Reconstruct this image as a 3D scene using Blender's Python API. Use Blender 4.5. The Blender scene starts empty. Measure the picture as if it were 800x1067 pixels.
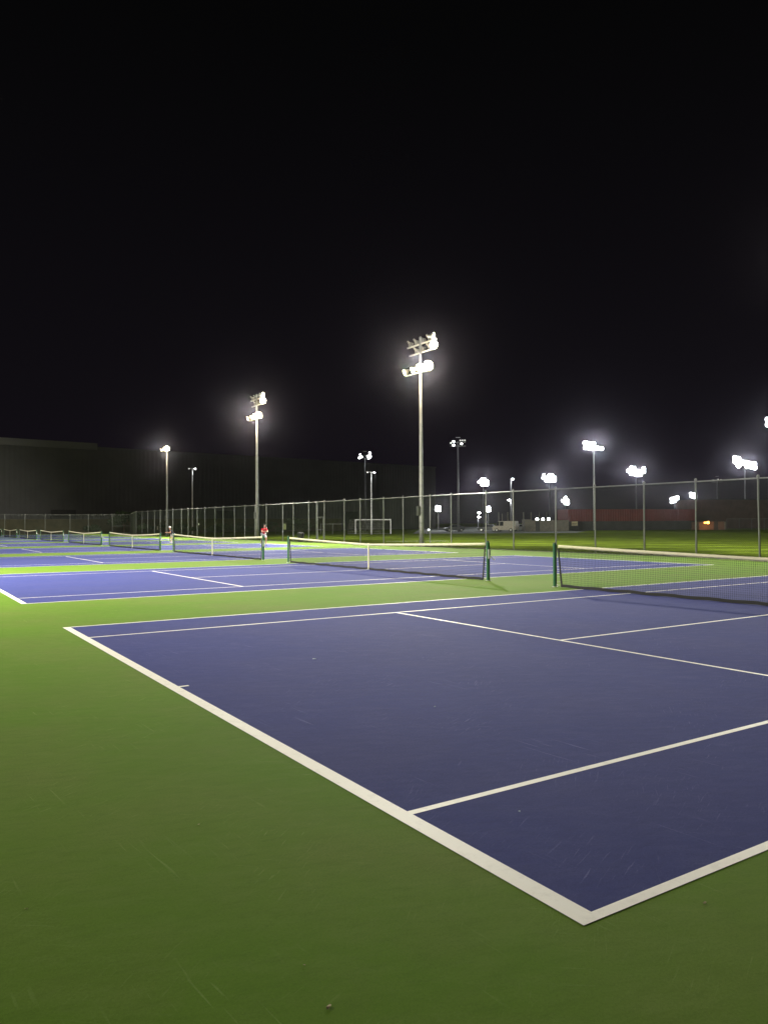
import bpy, bmesh, math, random
from mathutils import Vector, Matrix
random.seed(7)
S = bpy.context.scene
COL = S.collection
R = math.radians

# ------------------------------------------------------------------ camera
CAM = Vector((-2.3977, -2.2252, 1.6509))
YAW, PIT, ROL, FPX = 0.9965233542, 0.0139700437, -0.005727937, 804.34
FW = Vector((math.cos(YAW)*math.cos(PIT), math.sin(YAW)*math.cos(PIT), math.sin(PIT)))
RT = Vector((math.sin(YAW), -math.cos(YAW), 0))
UP = RT.cross(FW)
RT2 = RT*math.cos(ROL)+UP*math.sin(ROL)
UP2 = -RT*math.sin(ROL)+UP*math.cos(ROL)
cam = bpy.data.cameras.new('camera')
cam.sensor_fit = 'HORIZONTAL'; cam.sensor_width = 36; cam.lens = FPX/800*36
cam.clip_start = .05; cam.clip_end = 3000
co = bpy.data.objects.new('camera', cam); COL.objects.link(co)
m = Matrix((RT2, UP2, -FW)).transposed().to_4x4(); m.translation = CAM
co.matrix_world = m; S.camera = co

# ------------------------------------------------------------------ night sky
w = bpy.data.worlds.new("World"); S.world = w; w.use_nodes = True
nt = w.node_tree; bg = nt.nodes['Background']
tc = nt.nodes.new('ShaderNodeTexCoord'); sx = nt.nodes.new('ShaderNodeSeparateXYZ')
rp = nt.nodes.new('ShaderNodeValToRGB')
nt.links.new(tc.outputs['Generated'], sx.inputs[0]); nt.links.new(sx.outputs['Z'], rp.inputs[0])
nt.links.new(rp.outputs[0], bg.inputs[0])
e = rp.color_ramp.elements
e[0].position = 0.0; e[0].color = (.0075, .0056, .0092, 1)
e[1].position = .55; e[1].color = (.0020, .0020, .0022, 1)
k = e.new(.16); k.color = (.0058, .0048, .0068, 1)
bg.inputs[1].default_value = .8

S.view_settings.view_transform = 'Standard'
S.view_settings.look = 'None'; S.view_settings.gamma = 1; S.view_settings.exposure = 0
S.view_settings.use_curve_mapping = False
S.render.engine = 'CYCLES'
S.cycles.max_bounces = 5; S.cycles.volume_bounces = 0
S.cycles.use_denoising = True
S.cycles.sample_clamp_indirect = 4
S.cycles.transparent_max_bounces = 12
WARM = (1.0, .96, .83); COOL = (.93, .97, 1.0)
HAZE = .00003; HAZE_G = .98

# ------------------------------------------------------------------ helpers
def at(px, D, z=-.25):
    """ground position seen in picture column px (800 wide) at depth D"""
    d = FW + RT2*((px-400)/FPX) - UP2*((545-533.5)/FPX)
    p = CAM + d*D; p.z = z; return p
def hz(px): return 544.7 + (400-px)*.0058
def zat(px, py, D): return 1.651 + (hz(px)-py)/FPX*D

def mat(name, col, rough=.6, metal=0., emis=None, estr=0., noise=0., nscale=4., bump=0., spec=.5, coat=0.):
    M = bpy.data.materials.new(name); M.use_nodes = True
    n = M.node_tree; b = n.nodes['Principled BSDF']
    b.inputs['Base Color'].default_value = (*col, 1); b.inputs['Roughness'].default_value = rough
    b.inputs['Metallic'].default_value = metal; b.inputs['Specular IOR Level'].default_value = spec
    b.inputs['Coat Weight'].default_value = coat
    if emis:
        b.inputs['Emission Color'].default_value = (*emis, 1); b.inputs['Emission Strength'].default_value = estr
        M.cycles.emission_sampling = 'NONE'
    if noise or bump:
        t = n.nodes.new('ShaderNodeTexCoord'); q = n.nodes.new('ShaderNodeTexNoise')
        q.inputs['Scale'].default_value = nscale; q.inputs['Detail'].default_value = 6
        n.links.new(t.outputs['Object'], q.inputs['Vector'])
        if noise:
            r = n.nodes.new('ShaderNodeValToRGB')
            r.color_ramp.elements[0].position = .3; r.color_ramp.elements[1].position = .7
            r.color_ramp.elements[0].color = (*[c*(1-noise) for c in col], 1)
            r.color_ramp.elements[1].color = (*[min(1, c*(1+noise)) for c in col], 1)
            n.links.new(q.outputs['Fac'], r.inputs[0]); n.links.new(r.outputs[0], b.inputs['Base Color'])
        if bump:
            u = n.nodes.new('ShaderNodeBump'); u.inputs['Strength'].default_value = bump; u.inputs['Distance'].default_value = .01
            n.links.new(q.outputs['Fac'], u.inputs['Height']); n.links.new(u.outputs[0], b.inputs['Normal'])
    return M

def court_mat(name, col, worn, seed, dusty):
    """acrylic court paint: fine sand grain, roller marks, scuffs and dust"""
    M = bpy.data.materials.new(name); M.use_nodes = True
    n = M.node_tree; L = n.links.new; b = n.nodes['Principled BSDF']
    g = n.nodes.new('ShaderNodeNewGeometry')
    def noise(scale, detail=5, stretch=None, rot=0, rough=.55, dist=0.):
        mp = n.nodes.new('ShaderNodeMapping'); mp.inputs['Location'].default_value = (seed*3.1, seed, 0)
        mp.inputs['Rotation'].default_value = (0, 0, rot)
        L(g.outputs['Position'], mp.inputs[0])
        if stretch:
            m2 = n.nodes.new('ShaderNodeMapping'); m2.inputs['Scale'].default_value = stretch
            L(mp.outputs[0], m2.inputs[0]); mp = m2
        q = n.nodes.new('ShaderNodeTexNoise'); q.inputs['Scale'].default_value = scale
        q.inputs['Detail'].default_value = detail; q.inputs['Roughness'].default_value = rough; q.inputs['Distortion'].default_value = dist
        L(mp.outputs[0], q.inputs['Vector']); return q.outputs['Fac']
    def rng(src, a, c, lo, hi):
        q = n.nodes.new('ShaderNodeMapRange'); q.inputs[1].default_value = a; q.inputs[2].default_value = c
        q.inputs[3].default_value = lo; q.inputs[4].default_value = hi; L(src, q.inputs[0]); return q.outputs[0]
    def mix(a, c, f):
        q = n.nodes.new('ShaderNodeMix'); q.data_type = 'RGBA'
        for s, v in ((q.inputs[6], a), (q.inputs[7], c)):
            if isinstance(v, tuple): s.default_value = (*v, 1)
            else: L(v, s)
        L(f, q.inputs[0]); return q.outputs[2]
    dark = tuple(c*.90 for c in col)
    c = mix(dark, col, rng(noise(.35, 6), .35, .65, 0, 1))
    c = mix(c, dusty, rng(noise(.42, 7, None, .4, .62), .42, .68, 0, .75))
    c = mix(c, worn, rng(noise(2.6, 9, (1, 2.6, 1), .5, .72), .46, .80, 0, .38))
    c = mix(c, tuple(x*.58 for x in col), rng(noise(5.5, 9, (1, 3.0, 1), .25, .75), .48, .76, 0, .5))
    c = mix(c, worn, rng(noise(22, 8, (1, 1.8, 1), -.5, .75), .52, .75, 0, .25))
    # long thin scuffs, two directions, only in patches
    for rot, st in ((.7, (1.3, 26, 1)), (-.45, (2.0, 30, 1)), (1.5, (1.0, 20, 1)), (2.4, (2.2, 36, 1))):
        s = rng(noise(2.2, 2, st, rot, .5, .5), .63, .72, 0, 1)
        p = rng(noise(1.1, 3, None, rot), .52, .70, 0, .30)
        mm = n.nodes.new('ShaderNodeMath'); mm.operation = 'MULTIPLY'; L(s, mm.inputs[0]); L(p, mm.inputs[1])
        c = mix(c, tuple(min(1, x*1.6+.10) for x in worn), mm.outputs[0])
    c = mix(c, tuple(x*.62 for x in col), rng(noise(75, 4, None, 0, .7), .45, .75, 0, .5))
    c = mix(c, tuple(min(1, x*1.5+.01) for x in col), rng(noise(130, 3, None, 0, .7), .55, .8, 0, .5))
    # sand grain
    gr = noise(420, 2)
    c = mix(c, tuple(x*.45 for x in col), rng(gr, .52, .72, 0, .55))
    L(c, b.inputs['Base Color'])
    b.inputs['Roughness'].default_value = .86
    b.inputs['Specular IOR Level'].default_value = .09
    u = n.nodes.new('ShaderNodeBump'); u.inputs['Strength'].default_value = .35; u.inputs['Distance'].default_value = .002
    L(gr, u.inputs['Height'])
    L(u.outputs[0], b.inputs['Normal'])
    return M

def line_mat():
    M = mat('line_paint', (.80, .77, .66), .55)
    n = M.node_tree; b = n.nodes['Principled BSDF']; L = n.links.new
    g = n.nodes.new('ShaderNodeNewGeometry')
    q = n.nodes.new('ShaderNodeTexNoise'); q.inputs['Scale'].default_value = 7; q.inputs['Detail'].default_value = 9; q.inputs['Roughness'].default_value = .7
    q2 = n.nodes.new('ShaderNodeTexNoise'); q2.inputs['Scale'].default_value = 380
    L(g.outputs['Position'], q.inputs['Vector']); L(g.outputs['Position'], q2.inputs['Vector'])
    r = n.nodes.new('ShaderNodeValToRGB'); r.color_ramp.elements[0].position = .22; r.color_ramp.elements[1].position = .48
    r.color_ramp.elements[0].color = (.74, .71, .62, 1); r.color_ramp.elements[1].color = (.97, .94, .84, 1)
    L(q.outputs['Fac'], r.inputs[0]); L(r.outputs[0], b.inputs['Base Color'])
    u = n.nodes.new('ShaderNodeBump'); u.inputs['Strength'].default_value = .3; u.inputs['Distance'].default_value = .002
    L(q2.outputs['Fac'], u.inputs['Height']); L(u.outputs[0], b.inputs['Normal'])
    return M

class MB:
    def __init__(s): s.v = []; s.f = []
    def add(s, vs, fs):
        n = len(s.v); s.v += [tuple(v) for v in vs]; s.f += [tuple(i+n for i in f) for f in fs]; return s
    def box(s, x0, x1, y0, y1, z0, z1):
        vs = [(x, y, z) for x in (x0, x1) for y in (y0, y1) for z in (z0, z1)]
        return s.add(vs, [(0, 1, 3, 2), (4, 6, 7, 5), (0, 4, 5, 1), (2, 3, 7, 6), (0, 2, 6, 4), (1, 5, 7, 3)])
    def quad(s, a, b, c, d): return s.add([a, b, c, d], [(0, 1, 2, 3)])
    def tube(s, p, q, r0, r1=None, n=8, caps=True):
        p = Vector(p); q = Vector(q); r1 = r0 if r1 is None else r1
        d = (q-p).normalized(); a = Vector((0, 0, 1)) if abs(d.z) < .9 else Vector((1, 0, 0))
        u = d.cross(a).normalized(); v = d.cross(u)
        vs = []
        for (c, r) in ((p, r0), (q, r1)):
            for i in range(n):
                t = 2*math.pi*(i+.5)/n; vs.append(c+u*math.cos(t)*r+v*math.sin(t)*r)
        fs = [(i, (i+1) % n, n+(i+1) % n, n+i) for i in range(n)]
        if caps: fs += [tuple(range(n-1, -1, -1)), tuple(range(n, 2*n))]
        return s.add(vs, fs)
    def lathe(s, c, axis, prof, n=12):
        """prof: list of (offset along axis, radius)"""
        c = Vector(c); d = Vector(axis).normalized(); a = Vector((0, 0, 1)) if abs(d.z) < .9 else Vector((1, 0, 0))
        u = d.cross(a).normalized(); v = d.cross(u); vs = []
        for (o, r) in prof:
            for i in range(n):
                t = 2*math.pi*i/n; vs.append(c+d*o+(u*math.cos(t)+v*math.sin(t))*r)
        fs = []
        for j in range(len(prof)-1):
            for i in range(n): fs.append((j*n+i, j*n+(i+1) % n, (j+1)*n+(i+1) % n, (j+1)*n+i))
        fs += [tuple(range(n-1, -1, -1)), tuple(range((len(prof)-1)*n, len(prof)*n))]
        return s.add(vs, fs)
    def build(s, name, M, parent=None, smooth=False, bevel=0, local=None):
        me = bpy.data.meshes.new(name); me.from_pydata(s.v, [], s.f); me.update()
        bm = bmesh.new(); bm.from_mesh(me); bmesh.ops.recalc_face_normals(bm, faces=bm.faces); bm.to_mesh(me); bm.free()
        if smooth:
            for p in me.polygons: p.use_smooth = True
        me.materials.append(M)
        o = bpy.data.objects.new(name, me); COL.objects.link(o)
        if bevel:
            b = o.modifiers.new('bevel', 'BEVEL'); b.width = bevel; b.segments = 2; b.limit_method = 'ANGLE'
        if parent is not None: o.parent = parent
        return o

def tag(o, label=None, cat=None, group=None, kind=None):
    if label: o['label'] = label
    if cat: o['category'] = cat
    if group: o['group'] = group
    if kind: o['kind'] = kind
    return o
def thing(name, label, cat, loc=(0, 0, 0), rz=0, group=None):
    o = bpy.data.objects.new(name, None); COL.objects.link(o); o.empty_display_size = .3
    o.location = loc; o.rotation_euler = (0, 0, rz); return tag(o, label, cat, group)
def copy_tree(o, parent=None):
    c = o.copy(); COL.objects.link(c)
    if parent is not None: c.parent = parent
    for ch in list(o.children): copy_tree(ch, c)
    return c
def spot(parent, loc, aim, power, col, size=150, blend=.7, rad=.35):
    l = bpy.data.lights.new('flood_beam', 'SPOT'); l.energy = power; l.color = col
    l.spot_size = R(size); l.spot_blend = blend; l.shadow_soft_size = rad
    o = bpy.data.objects.new('flood_beam', l); COL.objects.link(o); o.location = loc
    o.rotation_euler = Vector(aim).to_track_quat('-Z', 'Y').to_euler(); o.parent = parent; return o
def point(parent, loc, power, col, rad=.25):
    l = bpy.data.lights.new('lamp_glow', 'POINT'); l.energy = power; l.color = col; l.shadow_soft_size = rad
    o = bpy.data.objects.new('lamp_glow', l); COL.objects.link(o); o.location = loc; o.parent = parent; return o

# ------------------------------------------------------------------ materials
GREEN = court_mat('court_green', (.124, .244, .014), (.20, .28, .065), 1, (.165, .205, .045))
PURPLE = court_mat('court_purple', (.050, .062, .238), (.115, .125, .29), 4, (.064, .070, .215))
LINE = line_mat()
GALV = mat('galvanised_steel', (.19, .195, .18), .45, .6, noise=.15, nscale=3)
POLE = mat('pole_steel', (.50, .50, .48), .5, .35, noise=.15, nscale=1.5)
DARKPOLE = mat('dark_pole', (.16, .16, .17), .5, .4, noise=.1)
WIRE = mat('wire', (.06, .07, .06), .7, .3, spec=.2)
NETC = mat('net_cord', (.02, .021, .02), .9, spec=.1)
TAPE = mat('net_tape', (.82, .78, .60), .7, noise=.08, nscale=6, bump=.2)
n = TAPE.node_tree; _b = n.nodes['Principled BSDF']; _t = n.nodes.new('ShaderNodeBsdfTranslucent'); _t.inputs[0].default_value = (.92, .88, .70, 1)
_m = n.nodes.new('ShaderNodeMixShader'); _m.inputs[0].default_value = .45; _o = [q for q in n.nodes if q.type == 'OUTPUT_MATERIAL'][0]
n.links.new(_b.outputs[0], _m.inputs[1]); n.links.new(_t.outputs[0], _m.inputs[2]); n.links.new(_m.outputs[0], _o.inputs[0])
BAND = mat('black_band', (.012, .012, .012), .8)
NPOST = mat('net_post_green', (.035, .125, .06), .38, .1, noise=.12, nscale=8)
ALLOY = mat('cast_alloy', (.65, .66, .60), .35, .7)
HOUS = mat('lamp_housing', (.20, .20, .19), .4, .5)
GLW = mat('lamp_glass_warm', (.9, .9, .8), .3, emis=(1, .84, .50), estr=20)
GLC = mat('lamp_glass_cool', (.9, .9, .9), .3, emis=(.95, .98, 1), estr=26)
GLFAINT = mat('lamp_glass_faint_glow', (.5, .5, .5), .15, emis=(1, .97, .9), estr=.5)  # glass of unlit heads, with a faint glow put in
ORNG = mat('lamp_glass_orange', (.9, .5, .2), .3, emis=(1, .42, .07), estr=9)
CLAD = mat('metal_cladding', (.095, .095, .094), .8, .0, noise=.12, nscale=.25)
CLAD2 = mat('pale_trim', (.15, .15, .146), .6)
BOARD = mat('wall_render', (.085, .078, .042), .9, noise=.25, nscale=.6)
CONC = mat('block_wall', (.15, .14, .11), .9, noise=.2, nscale=1.5)
REDM = mat('red_cladding', (.135, .017, .012), .6, noise=.15, nscale=.5)
DGREY = mat('grey_cladding', (.045, .046, .044), .8, noise=.2, nscale=.7)
BRWN = mat('brown_wall', (.10, .06, .05), .9, noise=.2, nscale=.7)
BLACK = mat('black_plastic', (.015, .015, .015), .5)
WHITEM = mat('white_paint', (.78, .78, .75), .5)
ASPH = mat('asphalt', (.06, .06, .058), .85, noise=.25, nscale=2)
SIGNY = mat('sign_face', (.65, .58, .34), .6)
SKIN = mat('skin', (.50, .27, .17), .6)
REDF = mat('red_fabric', (.50, .015, .03), .85)
BLKF = mat('black_fabric', (.02, .02, .025), .9)
GRYF = mat('pale_fabric', (.55, .55, .50), .9)
CAPW = mat('white_fabric', (.80, .80, .78), .85)
HAIR = mat('dark_hair', (.03, .02, .015), .7)
LEAF = mat('foliage', (.030, .048, .016), .9, noise=.35, nscale=1.2)
BARK = mat('bark', (.10, .075, .05), .9)
GLASS = mat('vehicle_glass', (.02, .022, .025), .12)
TYRE = mat('tyre_rubber', (.02, .02, .02), .85)
GRASS = mat('turf', (.074, .104, .010), .9, noise=.40, nscale=.35, bump=.6, spec=.0)
DIRT = mat('verge_soil', (.05, .05, .025), .95, noise=.4, nscale=3, bump=.8, spec=.05)
# mowing stripes added to the turf
n = GRASS.node_tree; rr = [q for q in n.nodes if q.type == 'VALTORGB'][0]; bs = n.nodes['Principled BSDF']
wv = n.nodes.new('ShaderNodeTexWave'); wv.inputs['Scale'].default_value = .055; wv.inputs['Distortion'].default_value = 1.2
mp = n.nodes.new('ShaderNodeMapping'); mp.inputs['Rotation'].default_value = (0, 0, R(-55))
tcx = n.nodes.new('ShaderNodeNewGeometry'); n.links.new(tcx.outputs['Position'], mp.inputs[0]); n.links.new(mp.outputs[0], wv.inputs['Vector'])
mr = n.nodes.new('ShaderNodeMapRange'); mr.inputs[3].default_value = .72; mr.inputs[4].default_value = 1.2; n.links.new(wv.outputs['Fac'], mr.inputs[0])
mx = n.nodes.new('ShaderNodeVectorMath'); mx.operation = 'MULTIPLY'
n.links.new(rr.outputs[0], mx.inputs[0]); n.links.new(mr.outputs[0], mx.inputs[1]); n.links.new(mx.outputs[0], bs.inputs['Base Color'])

# ------------------------------------------------------------------ ground
P = 15.3807
NC = 9
FX = 29.0
g = MB(); g.quad((-900, -900, -.25), (900, -900, -.25), (900, 900, -.25), (-900, 900, -.25))
tag(g.build('grass_field', GRASS), kind='structure')
g = MB(); g.box(-16, 28.3, -30, 139.5, -.28, 0)
tag(g.build('court_apron', GREEN), kind='structure')
# sloped rough verge between court edge and the field
g = MB(); ys = [-30+i*1.0 for i in range(171)]
xs = [28.3, 28.7, 29.3, 30.2, 31.5, 33.2]; zs = [-.03, -.03, -.06, -.12, -.19, -.255]
vv = [(x+(random.uniform(-.05, .05) if 0 < i < 5 else 0), y, z+(random.uniform(-.02, .03) if 0 < i < 5 else 0)) for y in ys for i, (x, z) in enumerate(zip(xs, zs))]
ff = [(j*6+i, j*6+i+1, (j+1)*6+i+1, (j+1)*6+i) for j in range(len(ys)-1) for i in range(5)]
g.add(vv, ff); tag(g.build('verge', DIRT, smooth=True), kind='structure')
g = MB()
for i in range(26000):
    y = 10+72*random.random()**1.3; x = 28.42+abs(random.gauss(0, .9)); 
    if x > 33: continue
    zb = -.05-(x-28.4)*.045; h = random.uniform(.05, .15)*(1.5 if abs(x-FX) < .25 else 1); a = random.uniform(0, 6.28); d = random.uniform(.008, .02)
    c_, s_ = math.cos(a)*d, math.sin(a)*d; lx, ly = random.uniform(-.05, .05), random.uniform(-.05, .05)
    g.add([(x-c_, y-s_, zb), (x+c_, y+s_, zb), (x+lx, y+ly, zb+h)], [(0, 1, 2)])
tag(g.build('rough_grass', mat('rough_grass', (.05, .08, .012), .8, noise=.3)), kind='stuff')
g = MB(); g.box(28.3, 28.42, -30, 139.5, -.3, .012)
tag(g.build('concrete_kerb', mat('kerb_concrete', (.14, .14, .11), .9, noise=.4, nscale=2.5)), kind='structure')

for k in range(NC):
    y = k*P
    g = MB(); g.quad((0, y, .0015), (23.77, y, .0015), (23.77, y+10.97, .0015), (0, y+10.97, .0015))
    tag(g.build('court_surface', PURPLE), kind='structure')
    g = MB(); z = .003
    def ln(x0, x1, y0, y1): g.quad((x0, y+y0, z), (x1, y+y0, z), (x1, y+y1, z), (x0, y+y1, z))
    ln(0, .11, 0, 10.97); ln(23.66, 23.77, 0, 10.97)
    for a in (0, 10.91): ln(.11, 23.66, a, a+.06)
    for a in (1.37, 9.545): ln(.11, 23.66, a, a+.055)
    for a in (5.46, 18.255): ln(a, a+.055, 1.425, 9.545)
    ln(5.515, 18.255, 5.4575, 5.5125)
    ln(.11, .21, 5.46, 5.51); ln(23.56, 23.66, 5.46, 5.51)
    tag(g.build('court_lines', LINE), kind='structure')
# penalty-area line and touchline of the grass pitch
g = MB()
a = at(412, 79, -.243); b = at(437, 79, -.243); d = (b-a).normalized(); q = Vector((-d.y, d.x, 0))*.22
g.quad(a-d*1-q, b+d*3-q, b+d*3+q, a-d*1+q)
tag(g.build('pitch_line', WHITEM), kind='structure')
# lit car park far behind the pitch
g = MB(); A = [at(430, 131, -.244), at(600, 131, -.244), at(640, 330, -.244), at(440, 330, -.244)]
g.quad(*A); tag(g.build('car_park', mat('parking_asphalt', (.065, .070, .050), .9, noise=.3, nscale=.4, spec=.05)), kind='structure')

# ------------------------------------------------------------------ nets
XN = 11.885
def make_net():
    t = thing('tennis_net', 'x', 'tennis net', (XN, 0, 0), 0, 'tennis nets across the row of courts')
    Y0, Y1, YC = -.914, 11.884, 5.485
    def ztop(y):
        u = abs(y-YC)/(Y1-YC); return .914+.15*(.75*u+.25*u*u)
    for y in (Y0, Y1):
        p = MB(); p.lathe((0, y, 0), (0, 0, 1), [(0, .048), (1.085, .048), (1.10, .038)], 14)
        po = p.build('post', NPOST, t, smooth=False)
        c = MB(); c.lathe((0, y, 1.10), (0, 0, 1), [(0, .04), (.018, .036), (.03, .018)], 12); c.build('post_cap', BLACK, po)
        sl = MB(); sl.lathe((0, y, 0), (0, 0, 1), [(.0, .075), (.012, .075), (.02, .05)], 14); sl.build('ground_sleeve', ALLOY, po)
    # winder on the near side post
    yy = Y0-.055
    wd = MB(); wd.box(-.035, .035, yy-.02, yy+.02, .62, .88); wdo = wd.build('winder', ALLOY, t, bevel=.006)
    h = MB(); h.tube((.0, yy-.02, .70), (.0, yy-.07, .70), .012); h.tube((0, yy-.065, .70), (.09, yy-.075, .60), .010); h.tube((.09, yy-.06, .60), (.09, yy-.13, .60), .014)
    h.build('winder_handle', ALLOY, wdo)
    # netting, real cords
    g = MB(); y = Y0+.13; s = .045; cw = .0014
    ye = Y1-.13; n = int((ye-y)/s)
    for i in range(n+1):
        yy = y+i*s; zt = ztop(yy)-.03
        g.box(-cw, cw, yy-cw, yy+cw, .03, zt)
    nh = 20; seg = 24
    for j in range(nh):
        for i in range(seg):
            ya, yb = y+(ye-y)*i/seg, y+(ye-y)*(i+1)/seg
            fa = (j+.5)/nh
            za, zb = .03+(ztop(ya)-.06)*fa, .03+(ztop(yb)-.06)*fa
            g.add([(-cw, ya, za-cw), (cw, ya, za-cw), (cw, ya, za+cw), (-cw, ya, za+cw), (-cw, yb, zb-cw), (cw, yb, zb-cw), (cw, yb, zb+cw), (-cw, yb, zb+cw)],
                  [(0, 1, 5, 4), (1, 2, 6, 5), (2, 3, 7, 6), (3, 0, 4, 7)])
    g.build('netting', NETC, t)
    # white headband, folded over the cable, slightly wavy
    g = MB(); N = 120; vs = []
    ya, yb = Y0+.12, Y1-.12
    for i in range(N+1):
        yy = ya+(yb-ya)*i/N; zt = ztop(yy)+.008; wv_ = .004*math.sin(i*1.7)+.003*math.sin(i*.63)
        for (x, dz) in ((-.009, -.078+wv_), (-.011, -.02), (0, 0), (.011, -.02), (.009, -.078+wv_), (0, -.07)): vs.append((x+.3*wv_, yy, zt+dz))
    fs = [(i*6+j, i*6+(j+1) % 6, (i+1)*6+(j+1) % 6, (i+1)*6+j) for i in range(N) for j in range(6)]
    g.add(vs, fs+[(5, 4, 3, 2, 1, 0), tuple(N*6+j for j in range(6))]); g.build('headband', TAPE, t, smooth=True)
    MB().tube((0, Y0, 1.06), (0, ya+.02, ztop(ya)-.01), .004, n=6).build('cable', BAND, t)
    MB().tube((0, yb-.02, ztop(yb)-.01), (0, Y1, 1.06), .004, n=6).build('cable', BAND, t)
    for ys_ , d in ((ya, .11), (yb, -.11)):
        g = MB(); g.add([(-.008, ys_-.022, .98), (-.008, ys_+.022, .98), (-.008, ys_+d+.022, .02), (-.008, ys_+d-.022, .02), (.008, ys_-.022, .98), (.008, ys_+.022, .98), (.008, ys_+d+.022, .02), (.008, ys_+d-.022, .02)],
              [(0, 1, 2, 3), (4, 7, 6, 5), (0, 3, 7, 4), (1, 5, 6, 2), (0, 4, 5, 1), (3, 2, 6, 7)]); g.build('side_band', BAND, t)
    g = MB()
    vs = []; N = 60
    for i in range(N+1):
        yy = ya+.1+(yb-ya-.2)*i/N; x = .012*math.sin(i*.9)-.01; zz = .045+.008*math.sin(i*1.3)
        vs += [(x-.01, yy, zz-.04), (x+.01, yy, zz-.04), (x+.008, yy, zz+.03), (x-.008, yy, zz+.03)]
    g.add(vs, [(i*4+j, i*4+(j+1) % 4, (i+1)*4+(j+1) % 4, (i+1)*4+j) for i in range(N) for j in range(4)]+[(3, 2, 1, 0), tuple(N*4+j for j in range(4))])
    g.build('bottom_band', BAND, t)
    g = MB(); g.box(-.016, .016, YC-.03, YC+.03, .02, .935); so = g.build('centre_strap', TAPE, t, bevel=.004)
    g = MB(); g.box(-.05, .05, YC-.045, YC+.045, .008, .03); g.build('anchor_plate', ALLOY, so)
    for y in (Y0, Y1):
        g = MB()
        yi = y + (.16 if y < 0 else -.16)
        g.tube((0, y, .05), (0, yi, .05), .006, n=5)
        g.tube((0, y+(.05 if y < 0 else -.05), .04), (0, y+(.05 if y < 0 else -.05), 1.0), .003, n=4)
        for j in range(7): g.tube((0, y, .12+j*.13), (0, y+(.14 if y < 0 else -.14)*(1.4-.06*j), .14+j*.13), .003, n=4)
        g.build('lacing', GRYF, t)
    return t
netlab = ['tennis net nearest the camera, running out of the right edge of the frame',
          'whole tennis net in the middle of the photo, second nearest, behind the tall light pole side',
          'tennis net between the player in red and the white-capped player, third nearest',
          'tennis net fourth nearest, left of the white-capped player',
          'tennis net fifth nearest, second fully shown one right of the four smallest nets',
          'small distant tennis net, sixth nearest',
          'small distant tennis net, seventh nearest',
          'tiny distant tennis net close to the left edge of the photo',
          'farthest tennis net, cut by the left edge of the photo']
netlab[1] = 'whole tennis net in the middle of the photo, directly left of the nearest net'
netlab[4] = 'tennis net fifth nearest, fifth from the left edge of the photo'
net0 = make_net()
for k in range(NC):
    o = net0 if k == 0 else copy_tree(net0)
    o.location = (XN, k*P, 0); o['label'] = netlab[k]

# ------------------------------------------------------------------ chain link fences
def fence(name, label, pts, posts, H, gate=None, wiremax=None, zb=-.06):
    """pts: polyline of (x,y); posts: list of (x,y)"""
    t = thing(name, label, 'fence', (pts[0][0], pts[0][1], 0))
    off = Vector((pts[0][0], pts[0][1], 0))
    def L(x, y, z): return Vector((x, y, z))-off
    base = None
    for (x, y) in posts:
        if base is None:
            g = MB(); g.lathe((0, 0, 0), (0, 0, 1), [(zb-.2, .042), (H+.02, .042)], 10); base = g.build('post', GALV, t)
            base.location = L(x, y, 0)
            g = MB(); g.lathe((0, 0, H+.02), (0, 0, 1), [(0, .062), (.05, .06), (.10, .03)], 10); cap = g.build('post_cap', GALV, base)
        else:
            o = copy_tree(base); o.parent = t; o.location = L(x, y, 0)
            o.rotation_euler = (random.gauss(0, .003), random.gauss(0, .003), 0)
    g = MB()
    for a, b in zip(pts[:-1], pts[1:]):
        n = max(1, int((Vector(a)-Vector(b)).length/6))
        for i in range(n):
            pa = Vector(a).lerp(Vector(b), i/n); pb = Vector(a).lerp(Vector(b), (i+1)/n)
            g.tube(L(*pa, H-.03), L(*pb, H-.03), .03, n=6)
    g.build('top_rail', GALV, t)
    g = MB()
    for a, b in zip(pts[:-1], pts[1:]): g.tube(L(*a, zb+.08), L(*b, zb+.08), .004, n=4)
    g.build('tension_wire', GALV, t)
    g = MB(); s = .085; r = .0022; hh = H-zb
    for a, b in zip(pts[:-1], pts[1:]):
        a = Vector(a); b = Vector(b); ln = (b-a).length; d = (b-a)/ln; q = Vector((-d.y, d.x))
        n = int(ln/s)
        for i in range(-int(hh/s), n):
            for sg in (1, -1):
                u0 = i*s; u1 = u0+hh
                z0, z1 = (zb, H-.04) if sg > 0 else (H-.04, zb)
                if u0 < 0: z0 = z0+(z1-z0)*(-u0)/hh; u0 = 0
                if u1 > ln: z1 = z0+(z1-z0)*(ln-u0)/(u1-u0); u1 = ln
                if u1-u0 < .05: continue
                p = a+d*u0; e = a+d*u1
                g.add([L(p.x-q.x*r, p.y-q.y*r, z0), L(p.x+q.x*r, p.y+q.y*r, z0), L(p.x, p.y, z0+r*2.6), L(e.x-q.x*r, e.y-q.y*r, z1), L(e.x+q.x*r, e.y+q.y*r, z1), L(e.x, e.y, z1+r*2.6)],
                      [(0, 1, 4, 3), (1, 2, 5, 4), (2, 0, 3, 5)])
    g.build('chain_mesh', WIRE, t)
    return t
PY = [7.6, 10.7, 13.72, 16.77, 19.84, 22.73, 25.85, 28.69, 32.13, 34.66, 38.15, 40.5, 43.76, 46.36, 49.74, 52.26, 55.67, 58.54, 61.59, 63.82, 67.51, 70.3, 72.9, 75.65, 78.99, 81.49, 84.77, 87.4, 90.7, 93.26, 96.73, 99.5, 102.13, 104.79, 108.03, 110.95, 114.0]
sf = fence('chain_link_fence', 'tall galvanised chain link fence running along the far side of the courts beside the grass',
           [(FX, 4), (FX, 114), (34.95, 140)], [(FX, y) for y in PY]+[(29.9, 118), (31.0, 122.8), (32.2, 128), (33.5, 133.6)], 3.50)
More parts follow.
